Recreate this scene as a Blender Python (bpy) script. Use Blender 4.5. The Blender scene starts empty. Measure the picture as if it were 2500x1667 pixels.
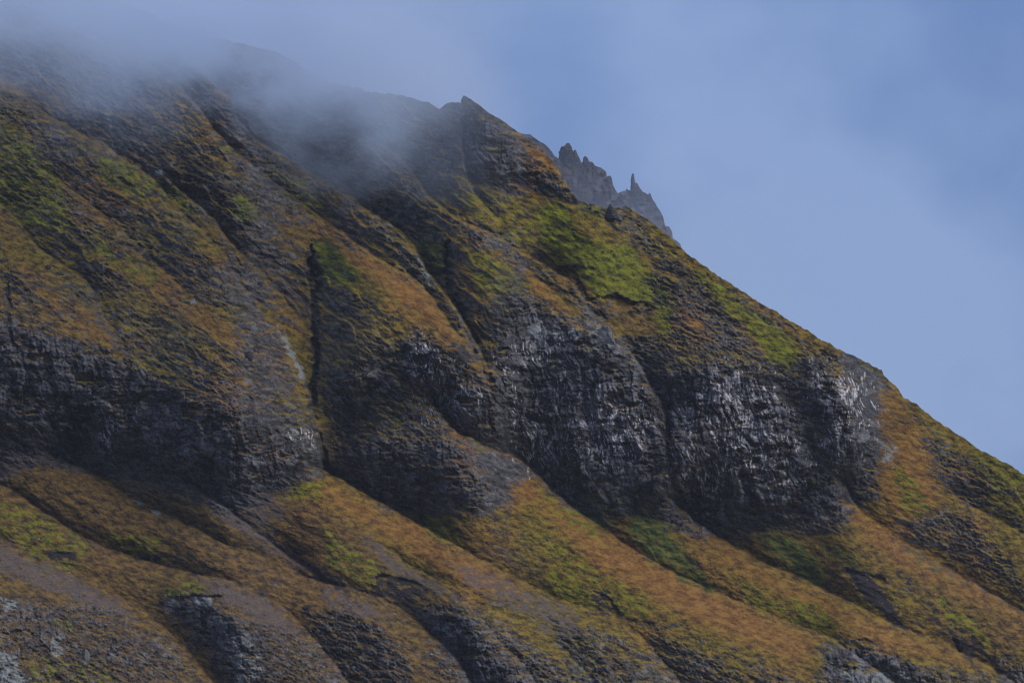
import bpy, math, random
import numpy as np
from mathutils import Vector
F = np.float32
sc = bpy.context.scene
COL = sc.collection
random.seed(7)
rng = np.random.default_rng(11)

# ------------------------------------------------------------------ camera
FPX = 11893.0                      # focal length in photograph pixels (2500 wide, 12 degree lens)
CAM_Z = 30.0
PITCH = math.radians(5.13)
cam_d = bpy.data.cameras.new("camera")
cam_d.sensor_width = 36.0
cam_d.lens = 36.0 * FPX / 2500.0
cam_d.clip_start = 1.0
cam_d.clip_end = 60000.0
cam = bpy.data.objects.new("camera", cam_d)
cam.location = (0, 0, CAM_Z)
cam.rotation_euler = (math.pi / 2 + PITCH, 0, 0)
COL.objects.link(cam)
sc.camera = cam

# ------------------------------------------------------------------ sky, sun, exposure
SUN_DIR = np.array([0.54, -0.24, 0.76]); SUN_DIR /= np.linalg.norm(SUN_DIR)
SUN_EL = math.asin(SUN_DIR[2]); SUN_AZ = math.atan2(SUN_DIR[0], SUN_DIR[1])
w = bpy.data.worlds.new("World"); sc.world = w
w.use_nodes = True
nt = w.node_tree; nt.nodes.clear()
def N(tree, typ, **kw):
    n = tree.nodes.new(typ)
    for k, v in kw.items(): setattr(n, k, v)
    return n
out = N(nt, "ShaderNodeOutputWorld")
bg = N(nt, "ShaderNodeBackground"); bg.inputs[1].default_value = 0.08
sky = N(nt, "ShaderNodeTexSky", sky_type="NISHITA", sun_disc=False, sun_elevation=SUN_EL, sun_rotation=SUN_AZ)
sky.air_density = 1.0; sky.dust_density = 1.5
tc = N(nt, "ShaderNodeTexCoord")
# a deck of soft blue-grey cloud over the clear sky
def sky_noise(scale, loc, detail):
    mp = N(nt, "ShaderNodeMapping"); mp.inputs["Location"].default_value = loc; mp.inputs["Scale"].default_value = (1, 1, 1.2)
    n = N(nt, "ShaderNodeTexNoise"); n.inputs["Scale"].default_value = scale; n.inputs["Detail"].default_value = detail
    n.inputs["Roughness"].default_value = 0.45
    nt.links.new(tc.outputs["Generated"], mp.inputs[0]); nt.links.new(mp.outputs[0], n.inputs["Vector"])
    return n
n1 = sky_noise(20.0, (0.03, 0.0, 0.035), 5.0)
ramp = N(nt, "ShaderNodeValToRGB")
SKY_LO = (.72, 1.36, 3.2, 1); SKY_HI = (1.58, 2.32, 4.2, 1)
ramp.color_ramp.elements[0].position = 0.30; ramp.color_ramp.elements[0].color = SKY_LO
ramp.color_ramp.elements[1].position = 0.68; ramp.color_ramp.elements[1].color = SKY_HI
def glow(u, v, rad, amt):
    d = N(nt, "ShaderNodeVectorMath", operation='DISTANCE')
    a_ = (u - 1250) / FPX; e_ = PITCH - (v - 833.5) / FPX
    vec = Vector((a_, math.cos(e_), math.sin(e_))).normalized(); d.inputs[1].default_value = vec
    nt.links.new(tc.outputs["Generated"], d.inputs[0])
    r = N(nt, "ShaderNodeMapRange", interpolation_type='SMOOTHSTEP'); r.inputs[1].default_value = 0; r.inputs[2].default_value = rad; r.inputs[3].default_value = amt; r.inputs[4].default_value = 0
    nt.links.new(d.outputs["Value"], r.inputs[0]); return r.outputs[0]
acc_ = n1.outputs["Fac"]
for g_ in (glow(1880, 560, .055, .20), glow(2250, 900, .060, .18), glow(2500, 60, .085, -.11), glow(1150, 120, .05, -.06)):
    ad = N(nt, "ShaderNodeMath", operation='ADD'); nt.links.new(acc_, ad.inputs[0]); nt.links.new(g_, ad.inputs[1]); acc_ = ad.outputs[0]
nt.links.new(acc_, ramp.inputs[0])
mix = N(nt, "ShaderNodeMix", data_type="RGBA"); mix.inputs[0].default_value = 0.88
nt.links.new(sky.outputs[0], mix.inputs[6]); nt.links.new(ramp.outputs[0], mix.inputs[7])
# an overcast sky grows brighter and greyer towards the zenith
sxyz = N(nt, "ShaderNodeSeparateXYZ"); nt.links.new(tc.outputs["Generated"], sxyz.inputs[0])
zr = N(nt, "ShaderNodeMapRange"); zr.inputs[1].default_value = 0.12; zr.inputs[2].default_value = 1.0
nt.links.new(sxyz.outputs[2], zr.inputs[0])
zm = N(nt, "ShaderNodeMix", data_type="RGBA"); zm.inputs[7].default_value = (2.6, 3.4, 5.6, 1)
nt.links.new(zr.outputs[0], zm.inputs[0]); nt.links.new(mix.outputs[2], zm.inputs[6])
nt.links.new(zm.outputs[2], bg.inputs[0]); nt.links.new(bg.outputs[0], out.inputs[0])

sun_d = bpy.data.lights.new("sun", "SUN"); sun_d.energy = 1.5; sun_d.angle = math.radians(55); sun_d.color = (1.0, 0.87, 0.72)
sun = bpy.data.objects.new("sun", sun_d)
sun.rotation_euler = Vector(SUN_DIR).to_track_quat('Z', 'Y').to_euler()
sun.location = (0, 0, 3000)
COL.objects.link(sun)
sc.view_settings.view_transform = 'Standard'; sc.view_settings.look = 'None'
sc.view_settings.exposure = 0.86; sc.view_settings.gamma = 1.0; sc.view_settings.use_curve_mapping = False
sc.cycles.use_denoising = True
sc.cycles.max_bounces = 4; sc.cycles.diffuse_bounces = 2; sc.cycles.volume_bounces = 5; sc.cycles.filter_width = 1.1
sc.cycles.volume_step_rate = 1.0; sc.cycles.volume_max_steps = 96

# ------------------------------------------------------------------ numeric helpers
PERM = rng.permutation(256).astype(np.int32)
GA = rng.random(256) * 2 * np.pi
GX, GY = np.cos(GA).astype(F), np.sin(GA).astype(F)
RV = rng.random((4, 256)).astype(F)
def perlin(x, y, seed=0):
    x = x + F(seed * 17.31); y = y + F(seed * 9.77)
    xf, yf = np.floor(x), np.floor(y)
    xi, yi = xf.astype(np.int32), yf.astype(np.int32)
    fx, fy = (x - xf).astype(F), (y - yf).astype(F)
    a0 = PERM[xi & 255]; a1 = PERM[(xi + 1) & 255]
    def g(a, b, dx, dy):
        h = PERM[(a + b) & 255]
        return GX[h] * dx + GY[h] * dy
    u = fx * fx * fx * (fx * (fx * 6 - 15) + 10); v = fy * fy * fy * (fy * (fy * 6 - 15) + 10)
    n00 = g(a0, yi, fx, fy); n10 = g(a1, yi, fx - 1, fy)
    n01 = g(a0, yi + 1, fx, fy - 1); n11 = g(a1, yi + 1, fx - 1, fy - 1)
    t0 = n00 + u * (n10 - n00); t1 = n01 + u * (n11 - n01)
    return (t0 + v * (t1 - t0)) * F(1.41)
def fbm(x, y, o=4, seed=0, gain=0.5):
    s = 0; a = 1.0; tot = 0
    for k in range(o):
        s = s + F(a) * perlin(x * F(2.03 ** k), y * F(2.03 ** k), seed + k * 3); tot += a; a *= gain
    return s / F(tot)
def ridge(x, y, o=3, seed=0, gain=0.5):
    s = 0; a = 1.0; tot = 0
    for k in range(o):
        s = s + F(a) * (1 - 2 * np.abs(perlin(x * F(2.1 ** k), y * F(2.1 ** k), seed + k * 5))); tot += a; a *= gain
    return s / F(tot)
def voronoi(x, y, seed=0):
    x = x + F(seed * 13.7); y = y + F(seed * 5.3)
    xi, yi = np.floor(x).astype(np.int32), np.floor(y).astype(np.int32)
    f1 = np.full(x.shape, 9, F); f2 = np.full(x.shape, 9, F); cr = np.zeros(x.shape, F); tx = np.zeros(x.shape, F); oy = np.zeros(x.shape, F)
    for dx in (-1, 0, 1):
        for dy in (-1, 0, 1):
            h = PERM[(PERM[(xi + dx) & 255] + yi + dy) & 255]
            ex = xi + dx + RV[0][h] - x; ey = yi + dy + RV[1][h] - y
            d = np.sqrt(ex * ex + ey * ey).astype(F)
            m = d < f1
            f2 = np.where(m, f1, np.minimum(f2, d)); f1 = np.where(m, d, f1)
            cr = np.where(m, RV[2][h], cr)
            oy = np.where(m, ey, oy)
            tx = np.where(m, ex * (RV[3][h] - .5) + ey * (RV[2][h] - .5), tx)   # a tilt of the block's face
    VOR_OY[0] = oy.astype(F)
    return f1, f2, cr, tx
VOR_OY = [None]
def bricks(x, y, seed=0):
    x = x + F(seed * 11.3); k = np.floor(x); c0 = PERM[(k.astype(np.int32) + seed * 7) & 255]
    yy = y * (F(.7) + F(.8) * RV[1][c0]) + RV[0][c0] * F(9); j = np.floor(yy); h = PERM[(c0 + j.astype(np.int32)) & 255]
    fx = (x - k - F(.5)).astype(F); fy = (yy - j - F(.5)).astype(F)
    return RV[2][h], fx * (RV[3][h] - F(.5)) + fy * (RV[1][h] - F(.35)), np.minimum(F(.5) - np.abs(fx), (F(.5) - np.abs(fy)) * F(1.5))
def sstep(a, b, x):
    t = np.clip((x - a) / (b - a), 0, 1); return t * t * (3 - 2 * t)
def seg_dist(px, py, P):
    """distance to a polyline, and which side (positive = up and right of a line drawn downhill)"""
    P = np.asarray(P, float)
    best = np.full(px.shape, 1e9, F); side = np.zeros(px.shape, F); tt = np.zeros(px.shape, F)
    ln = np.hypot(*(P[1:] - P[:-1]).T); cum = np.concatenate([[0], np.cumsum(ln)])
    for i in range(len(P) - 1):
        ax, ay = P[i]; dx, dy = P[i + 1] - P[i]; L2 = dx * dx + dy * dy
        rx, ry = px - F(ax), py - F(ay)
        t = np.clip((rx * F(dx) + ry * F(dy)) / F(L2), 0, 1)
        d = np.hypot(rx - t * F(dx), ry - t * F(dy))
        cr = rx * F(dy) - ry * F(dx)
        m = d < best
        best = np.where(m, d, best); side = np.where(m, cr, side); tt = np.where(m, F(cum[i]) + t * F(ln[i]), tt)
    return best, np.sign(side), tt, cum[-1]
def chaikin(P):
    o = [P[0]]
    for a, b in zip(P[:-1], P[1:]):
        o += [(a[0] * .75 + b[0] * .25, a[1] * .75 + b[1] * .25), (a[0] * .25 + b[0] * .75, a[1] * .25 + b[1] * .75)]
    return o + [P[-1]]
def poly_sd(px, py, P):
    P = list(P)
    d, _, _, _ = seg_dist(px, py, P + [P[0]])
    ins = np.zeros(px.shape, bool)
    for i in range(len(P)):
        x0, y0 = P[i]; x1, y1 = P[(i + 1) % len(P)]
        if y0 == y1: continue
        c = ((y0 > py) != (y1 > py)) & (px < (x1 - x0) * (py - y0) / (y1 - y0) + x0)
        ins ^= c
    return np.where(ins, d, -d)
cp, sp = math.cos(PITCH), math.sin(PITCH)
def at(u, v, Y):
    """point at world depth Y seen at photograph pixel (u, v)"""
    a = (u - 1250.0) / FPX; b = -(v - 833.5) / FPX
    s = Y / (cp - b * sp)
    return np.stack([s * a, Y + 0 * a, CAM_Z + s * (sp + b * cp)], -1)

# ------------------------------------------------------------------ survey of the mountain (photograph pixels)
SKYLINE = [(-400,-330),(-100,-150),(100,-70),(275,0),(363,30),(413,62),(490,84),(574,103),(670,126),(708,145),(746,172),(785,193),(830,206),
 (896,222),(934,226),(972,232),(1007,240),(1022,245),(1045,249),(1064,261),(1072,265),(1091,253),(1106,249),(1120,249),(1124,252),
 (1126,243),(1131,233),(1136,235),(1156,247),(1202,280),(1240,303),(1274,330),(1313,356),(1321,368),(1326,365),(1328,374),(1359,406),(1378,441),(1397,471),
 (1412,487),(1443,498),(1470,506),(1485,512),(1487,498),(1490,497),(1494,504),(1508,507),(1527,503),(1565,525),(1623,567),(1677,619),(1765,680),(1830,722),(1906,768),
 (1983,814),(2040,848),(2086,869),(2117,883),(2147,902),(2154,905),(2157,917),(2185,940),(2203,962),(2206,968),(2251,997),(2289,1028),(2346,1063),(2392,1097),
 (2461,1132),(2500,1159),(2900,1420)]
# crest lines drawn downhill: points, step behind the crest (m), how far the step heals (px), rounding of the crest (px), rounding depth (m)
CRESTS = [
 ([(-350,1200),(0,1323),(77,1350),(165,1396),(249,1430),(298,1469),(344,1488),(402,1541),(459,1591),(513,1664),(570,1740),(700,1950)],66,190,55,28),
 ([(-350,1060),(0,1186),(96,1251),(191,1312),(249,1342),(344,1373),(421,1392),(497,1413),(566,1425),(628,1450),(689,1488),(727,1526),(785,1591),(842,1664),(960,1830),(1040,1950)],54,150,50,24),
 ([(60,1095),(96,1105),(230,1163),(329,1232),(398,1258),(478,1297),(536,1331),(593,1350),(670,1377),(727,1408),(785,1430),(842,1440),(915,1461),(965,1484),(1014,1522),(1068,1568),(1106,1603),(1141,1656),(1220,1800),(1300,1950)],46,130,48,20),
 ([(413,1159),(497,1209),(574,1266),(651,1327),(727,1381),(796,1427)],45,80,40,14),
 ([(720,1120),(761,1144),(804,1159),(896,1216),(991,1266),(1068,1312),(1125,1346),(1183,1381),(1240,1408),(1297,1438),(1355,1469),(1420,1488),(1473,1499),(1519,1526),(1558,1557),(1596,1599),(1642,1652),(1760,1800),(1850,1950)],100,400,70,36),
 ([(857,1281),(934,1343),(1010,1396),(1106,1438),(1163,1480),(1240,1511),(1305,1534),(1343,1561),(1397,1614),(1443,1664),(1560,1830)],26,90,40,16),
 ([(1121,1473),(1160,1496),(1202,1557),(1259,1614),(1301,1664),(1400,1800)],26,70,30,10),
 ([(999,937),(1035,965),(1075,1015),(1110,1060),(1150,1075),(1200,1105),(1260,1120),(1309,1163),(1359,1214),(1412,1255),(1489,1312),(1565,1362),(1640,1405),(1699,1431),(1772,1465),(1868,1499),(1933,1530),(2021,1558),(2059,1587),(2174,1664),(2330,1790),(2500,1950)],80,400,80,36),
 ([(1600,1379),(1700,1455),(1800,1515),(1900,1590),(1990,1660)],14,80,40,10),
 ([(1600,1195),(1657,1243),(1715,1293),(1791,1339),(1868,1385),(1944,1411),(2021,1450),(2097,1488),(2155,1519),(2231,1549),(2327,1591),(2404,1626),(2461,1664),(2600,1750),(2900,1950)],64,370,70,28),
 ([(2005,1140),(2032,1166),(2059,1189),(2078,1232),(2117,1274),(2174,1312),(2270,1369),(2365,1427),(2442,1469),(2500,1503),(2900,1740)],60,330,70,26),
 ([(2266,1182),(2354,1232),(2430,1275),(2500,1312),(2900,1560)],45,120,50,16),
 # left upper part
 ([(-300,330),(0,500),(42,552),(88,611),(130,640),(172,665),(222,703),(237,756),(283,844)],70,120,40,22),
 ([(-300,70),(0,199),(57,237),(115,291),(214,340),(325,413),(379,448),(410,500),(478,561),(547,626),(566,680),(620,737),(673,799),(704,844),(727,887),(742,925),(754,971),(765,1017),(777,1066),(788,1117),(800,1155)],70,220,40,22),
 ([(60,390),(150,455),(240,520),(330,600),(420,690),(480,745),(530,800)],34,90,34,14),
 ([(387,432),(440,470),(478,501),(536,559),(563,607),(628,665),(674,718),(716,768),(750,825),(765,848)],60,100,28,18),
 ([(0,30),(100,45),(180,75),(260,120),(325,140),(337,149),(383,180),(440,222),(478,264),(536,344),(600,400),(670,455),(746,513),(815,560),(880,610),(940,650),(1014,690),(1045,725),(1087,788),(1125,837),(1160,883),(1183,921)],64,130,34,22),
 ([(290,70),(340,110),(383,130),(412,118),(425,100),(436,112),(448,161),(482,172),(509,195),(536,230),(563,245),(570,291),(597,318),(631,356),(708,398),(746,425),(823,467),(865,497),(899,521),(961,559),(1007,597),(1026,647),(1064,697),(1106,745),(1133,795),(1156,837),(1183,898),(1206,956)],90,160,34,22),
 ([(857,314),(934,360),(991,406),(1030,467),(1068,506),(1121,544),(1183,571),(1240,601),(1297,636),(1374,677),(1412,715),(1431,761),(1473,791),(1504,818),(1523,853),(1546,876),(1569,918),(1592,956),(1611,983),(1623,1040),(1623,1136)],40,130,32,14),
 ([(1240,640),(1297,673),(1355,726),(1397,772),(1416,807)],30,70,26,12),
 ([(1133,250),(1122,330),(1130,420),(1160,490),(1230,560),(1300,610)],44,120,50,16),
 ([(1640,650),(1700,720),(1760,790),(1850,850),(1900,905),(1935,990),(1960,1080)],8,70,40,5),
 ([(1960,830),(2050,915),(2117,940),(2150,1010)],7,80,40,5),
]
CRESTS += [(CRESTS[i_][0], J_, 62, 24, 12) for i_, J_ in ((0, 20), (1, 22), (2, 18), (4, 24), (7, 24), (9, 24), (10, 22))]
# lips: overhanging lower edges, drawn so that the hollow is on the positive side (right to left)
LIPS = [
 ([(1595,745),(1584,745),(1560,735),(1527,730),(1511,711),(1490,716),(1443,728),(1425,690),(1400,655),(1355,648)],30,34),
 ([(1470,655),(1410,645),(1350,655)],18,22),
 ([(560,1005),(470,985),(300,962),(160,958),(70,962)],12,30),
 ([(1060,812),(1020,815),(990,828),(985,855),(953,860)],18,30),
 ([(1390,955),(1350,975),(1280,962)],14,24),
 ([(2140,1110),(2085,1098),(2078,1080)],14,22),
 ([(1960,1180),(1900,1178),(1830,1182)],-8,20),
 ([(1480,1230),(1400,1130),(1330,1140),(1290,1130)],8,30),
 ([(2200,1440),(2150,1405),(2110,1395),(2058,1380)],12,40),
 ([(2240,1460),(2215,1420),(2190,1395)],8,30),
 ([(1060,1440),(990,1405),(935,1402),(880,1430)],12,40),
 ([(1520,1505),(1500,1460),(1450,1440),(1430,1460)],10,40),
 ([(470,1363),(430,1352),(330,1362),(300,1372)],8,20),
 ([(560,1395),(500,1380),(430,1387)],8,20),
 ([(190,1345),(160,1343),(110,1350)],9,22),
 ([(870,1478),(800,1420),(760,1370),(690,1318)],8,34),
 ([(1700,1536),(1640,1520),(1560,1512)],10,28),
 ([(2170,1570),(2110,1555),(2070,1562)],12,26),
 ([(560,1445),(520,1450),(400,1458)],12,26),
 ([(1330,800),(1290,745),(1230,770)],10,34),
]
# slots: narrow clefts (points with half width), depth m
SLOTS = [
 ([(764,600,6),(757,645,13),(768,680,17),(768,730,13),(768,790,11),(770,850,12),(775,880,9),(764,930,8),(762,990,9),(772,1050,10),(785,1110,12),(805,1160,16)],34),
 ([(1094,590,14),(1093,650,13),(1095,690,13),(1112,730,12),(1135,790,12),(1165,870,10),(1195,930,10)],26),
 ([(20,690,8),(22,740,9),(20,800,7),(40,860,6)],14),
 ([(1640,930,8),(1632,1000,9),(1630,1080,10),(1640,1160,12),(1655,1230,16)],18),
 ([(1700,980,5),(1712,1060,6),(1712,1160,7)],9),
 ([(1062,850,5),(1060,900,5),(1056,950,5)],10),
 ([(1196,970,5),(1195,1010,5),(1200,1060,4)],10),
 ([(1760,970,6),(1775,1030,8),(1800,1060,8)],10),
 ([(545,480,14),(540,530,12),(560,600,9),(590,650,7)],12),
 ([(1110,400,20),(1100,450,22),(1090,480,18)],16),
 ([(2330,1560,10),(2345,1600,12),(2400,1660,20)],16),
 
 ([(1165,1240,2),(1195,1260,2),(1215,1300,2),(1240,1320,2)],2.5),
]
# cliffs: name -> (polygon, rock cover)
CLIFFS = {
 'a': ([(-300,740),(0,760),(60,790),(110,800),(170,830),(230,850),(285,848),(300,880),(340,885),(400,920),(480,965),(560,985),(640,1005),(690,1040),(735,1030),(790,1110),(800,1155),(730,1140),(640,1190),(500,1215),(420,1160),(330,1110),(250,1120),(160,1100),(80,1060),(-300,1060)],.78),
 'b': ([(790,920),(850,895),(935,890),(960,965),(900,1005),(840,1030),(800,1000)],.8),
 'c': ([(810,1080),(900,1055),(985,1040),(1080,1060),(1130,1110),(1190,1180),(1220,1220),(1150,1235),(1000,1235),(930,1245),(850,1190)],.66),
 'd': ([(953,860),(987,826),(1026,806),(1060,826),(1091,860),(1125,906),(1163,937),(1195,960),(1221,1032),(1215,1065),(1156,1055),(1106,1010),(1037,962),(985,930)],.95),
 'e': ([(1195,850),(1225,800),(1240,730),(1300,722),(1345,745),(1400,800),(1470,800),(1523,853),(1560,900),(1611,983),(1628,1100),(1655,1240),(1700,1300),(1640,1235),(1560,1225),(1500,1255),(1420,1240),(1340,1190),(1290,1120),(1250,1060),(1215,960)],.93),
 'f': ([(1600,930),(1650,885),(1760,895),(1850,895),(1900,935),(1940,1010),(1960,1080),(2000,1140),(2045,1175),(2065,1240),(2050,1270),(1990,1265),(1900,1270),(1820,1250),(1760,1280),(1720,1310),(1650,1200),(1620,1050)],.92),
 'g': ([(1955,850),(2000,890),(2050,925),(2100,970),(2105,1040),(2100,1100),(2105,1180),(2075,1210),(2040,1130),(1990,1060),(1960,980)],.92),
 'h': ([(1128,290),(1180,290),(1270,370),(1350,420),(1380,450),(1405,485),(1300,452),(1200,430),(1132,410)],.85),
 'i': ([(1030,1490),(1060,1478),(1120,1474),(1160,1500),(1200,1560),(1310,1680),(1170,1680),(1100,1600),(1050,1530)],.85),
 'j': ([(395,1455),(470,1438),(530,1440),(545,1475),(590,1520),(640,1590),(660,1680),(560,1680),(520,1580),(440,1520)],.72),
 'k': ([(2005,1572),(2070,1560),(2130,1575),(2210,1610),(2300,1680),(2060,1680),(2030,1620)],.85),
 'l': ([(0,1440),(100,1455),(190,1490),(210,1550),(150,1600),(70,1620),(80,1680),(-200,1680),(-200,1440)],.62),
 'm': ([(2420,1600),(2500,1610),(2800,1800),(2500,1800),(2440,1660)],.8),
}
ROCKY = [
 ([(-200,-200),(275,0),(560,110),(760,190),(1070,270),(1100,460),(960,470),(760,480),(600,400),(480,300),(330,240),(0,150)],.55),
 ([(-200,150),(250,260),(480,400),(620,520),(700,640),(560,600),(330,430),(0,330)],.40),
 ([(1190,830),(1250,700),(1340,730),(1420,790),(1530,840),(1640,880),(1700,1310),(1560,1260),(1400,1260),(1290,1140)],.72),
 ([(1590,880),(1760,870),(1900,890),(2000,960),(2130,1020),(2150,1190),(2080,1290),(1900,1300),(1700,1320)],.7),
 ([(780,900),(940,860),(1060,800),(1200,930),(1240,1100),(1240,1230),(950,1260),(830,1180)],.5),
 ([(-200,900),(300,900),(620,1000),(760,1040),(780,1150),(560,1260),(380,1180),(0,1130)],.66),   # looser rock showing through grass: polygon, cover
 ([(0,660),(200,640),(420,660),(560,680),(640,760),(720,900),(740,1040),(640,1010),(500,975),(300,880),(150,820),(0,760)],.40),
 ([(440,620),(560,640),(640,760),(600,790),(520,740),(450,680)],.62),
 ([(560,610),(610,650),(650,720),(640,760),(590,700),(550,650)],.8),
 ([(0,200),(200,330),(380,440),(540,590),(420,690),(200,620),(0,480)],.34),
 ([(0,40),(250,130),(440,230),(560,360),(760,520),(740,560),(500,440),(300,300),(0,180)],.42),
 ([(200,280),(330,300),(420,380),(380,430),(260,360)],.66),
 ([(420,400),(560,420),(640,470),(560,480),(440,450)],.62),
 ([(500,340),(560,350),(700,460),(830,560),(1010,690),(960,680),(820,590),(660,480)],.75),
 ([(430,100),(560,240),(640,350),(600,350),(480,260)],.85),
 ([(820,470),(900,520),(990,585),(1060,690),(1130,790),(1200,900),(1150,850),(1060,740),(980,640),(880,550)],.62),
 ([(760,280),(1100,290),(1120,420),(1040,520),(960,470),(800,420)],.62),
 ([(900,480),(1010,470),(1050,540),(1020,590),(940,560),(890,520)],.75),
 ([(1020,470),(1080,500),(1260,600),(1420,715),(1500,810),(1430,790),(1330,680),(1150,590)],.6),
 ([(1440,800),(1400,740),(1380,700),(1420,720),(1480,790),(1523,853),(1470,840)],.85),
 ([(1400,490),(1530,500),(1640,600),(1600,640),(1500,560)],.5),
 ([(1590,590),(1680,640),(1760,740),(1860,850),(1900,900),(1820,880),(1700,820),(1640,760),(1580,760)],.62),
 ([(1640,740),(1760,800),(1850,880),(1700,870),(1600,860)],.6),
 ([(1690,640),(1860,760),(2000,850),(2110,910),(2180,950),(2090,910),(1990,870),(1850,790)],.55),
 ([(1950,830),(2030,900),(2060,940),(1990,920)],.9),
 ([(1500,830),(1640,800),(1700,880),(1600,900)],.55),
 ([(2200,960),(2300,1050),(2420,1130),(2500,1200),(2500,1300),(2380,1240),(2250,1150)],.36),
 ([(2260,1060),(2330,1100),(2400,1170),(2440,1240),(2360,1250),(2290,1150)],.55),
 ([(2190,1260),(2300,1240),(2420,1290),(2500,1360),(2500,1460),(2380,1400),(2260,1340)],.44),
 ([(2300,1290),(2400,1300),(2420,1370),(2330,1350)],.65),
 ([(-200,1420),(300,1480),(560,1700),(560,2000),(-200,2000)],.42),
 ([(300,1520),(400,1540),(480,1640),(380,1660),(280,1580)],.5),
 ([(560,1500),(800,1560),(1000,1660),(1100,2000),(560,2000)],.42),
 ([(740,1490),(860,1480),(960,1560),(1020,1680),(840,1680)],.56),
 ([(1040,1480),(1300,1560),(1420,1680),(1500,2000),(1100,2000)],.46),
 ([(1320,1490),(1520,1540),(1680,1680),(1700,2000),(1440,2000),(1380,1600)],.52),
 ([(1560,1500),(1760,1560),(1980,1680),(2100,2000),(1700,2000)],.38),
 ([(1600,1580),(1760,1600),(1800,1680),(1640,1680)],.6),
 ([(2010,1560),(2040,1570),(2120,1680),(2000,1680)],.7),
 ([(2230,1600),(2400,1640),(2500,1700),(2700,2000),(2300,2000)],.4),
 ([(1000,930),(1060,980),(1180,1080),(1300,1150),(1280,1170),(1130,1090),(1020,1020)],.35),
 ([(780,700),(900,720),(1000,800),(960,860),(880,890),(790,900)],.32),
 ([(820,720),(900,730),(930,760),(850,770)],.5),
 ([(2040,1230),(2080,1260),(2110,1290),(1990,1280),(1880,1300),(1800,1280)],.55),
]
MOSS = [
 ([(1310,505),(1380,495),(1405,560),(1455,590),(1520,600),(1560,622),(1582,650),(1592,700),(1590,750),(1545,735),(1510,710),(1480,730),(1450,725),(1430,690),(1400,650),(1350,640),(1312,590),(1300,540)],.95),
 ([(1600,660),(1650,720),(1640,800),(1615,830),(1600,770)],.8),
 ([(765,585),(800,590),(850,640),(880,672),(870,690),(830,695),(795,690),(780,650)],1.0),
 ([(1015,590),(1082,585),(1078,650),(1062,675),(1040,640)],.9),
 ([(570,470),(620,480),(628,540),(590,545),(562,510)],.9),
 ([(1690,645),(1760,700),(1830,750),(1900,800),(1940,830),(1955,880),(1935,905),(1890,895),(1860,840),(1800,775),(1740,720)],.85),
 ([(0,290),(60,330),(140,420),(180,500),(150,570),(60,560),(0,500)],.62),
 ([(240,365),(330,412),(388,450),(380,490),(300,470),(245,430)],.75),
 ([(385,428),(430,455),(485,515),(470,530),(400,480)],.85),
 ([(1130,610),(1200,620),(1290,690),(1290,725),(1220,720),(1160,690)],.6),
 ([(225,560),(290,620),(280,655),(235,620)],.7),
 ([(270,620),(380,640),(380,690),(310,690)],.55),
 ([(535,360),(585,365),(585,380),(550,378)],.9),
 ([(640,390),(730,420),(790,510),(770,530),(700,470)],.5),
 ([(1080,470),(1300,480),(1330,600),(1220,590)],.4),
 ([(1480,500),(1420,500),(1410,530),(1470,540)],.6),
 ([(2086,866),(2117,880),(2150,905),(2140,910),(2100,895)],.95),
 ([(2180,1130),(2240,1180),(2268,1240),(2250,1265),(2200,1240),(2185,1190)],.65),
 ([(2360,1070),(2500,1150),(2500,1270),(2430,1220),(2380,1130)],.45),
 ([(1000,1255),(1090,1265),(1135,1340),(1080,1320),(1030,1285)],.6),
 ([(1320,1380),(1450,1440),(1470,1490),(1400,1480),(1340,1440)],.55),
 ([(1270,1300),(1350,1310),(1480,1400),(1600,1470),(1560,1520),(1420,1440)],.38),
 ([(1290,1170),(1330,1190),(1440,1280),(1500,1340),(1440,1310),(1340,1240)],.5),
 ([(1920,1460),(1990,1470),(2050,1530),(1960,1530)],.6),
 ([(1760,1400),(1880,1440),(1960,1530),(1840,1480)],.4),
 ([(2280,1440),(2380,1510),(2440,1590),(2330,1560)],.5),
 ([(700,1175),(790,1180),(780,1215),(720,1210)],.65),
 ([(0,1220),(120,1260),(230,1330),(180,1400),(60,1350),(0,1300)],.45),
 ([(240,1290),(380,1310),(420,1380),(300,1360)],.45),
 ([(780,1280),(900,1360),(1000,1420),(900,1440),(800,1380)],.48),
 ([(380,1440),(480,1410),(520,1440),(420,1470)],.5),
 ([(130,1510),(170,1520),(190,1550),(150,1545)],.7),
 ([(930,1000),(985,1005),(990,1030),(960,1035)],.75),
 ([(70,1600),(260,1620),(300,1667),(80,1680)],.4),
 ([(840,840),(900,850),(900,880),(850,870)],.35),
]
GREEN = [
 ([(1560,1240),(1610,1265),(1660,1330),(1750,1445),(1690,1425),(1600,1370),(1535,1300)],.9),
 ([(1430,1245),(1500,1240),(1480,1300),(1440,1285)],.65),
 ([(1850,1300),(1930,1310),(2000,1370),(2015,1430),(1950,1405),(1890,1350)],.85),
 ([(1860,1275),(1910,1280),(1900,1300),(1870,1300)],.7),
 ([(2010,1330),(2080,1345),(2110,1390),(2040,1370)],.6),
 ([(1150,1070),(1180,1080),(1185,1100),(1160,1095)],.9),
 ([(1890,1125),(1950,1165),(2010,1185),(1960,1180),(1900,1145)],.8),
 ([(140,1060),(165,1070),(175,1100),(150,1090)],.7),
 ([(2210,1330),(2290,1380),(2330,1430),(2250,1380)],.4),
 ([(1420,1200),(1540,1210),(1520,1260),(1420,1240)],.4),
]
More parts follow.
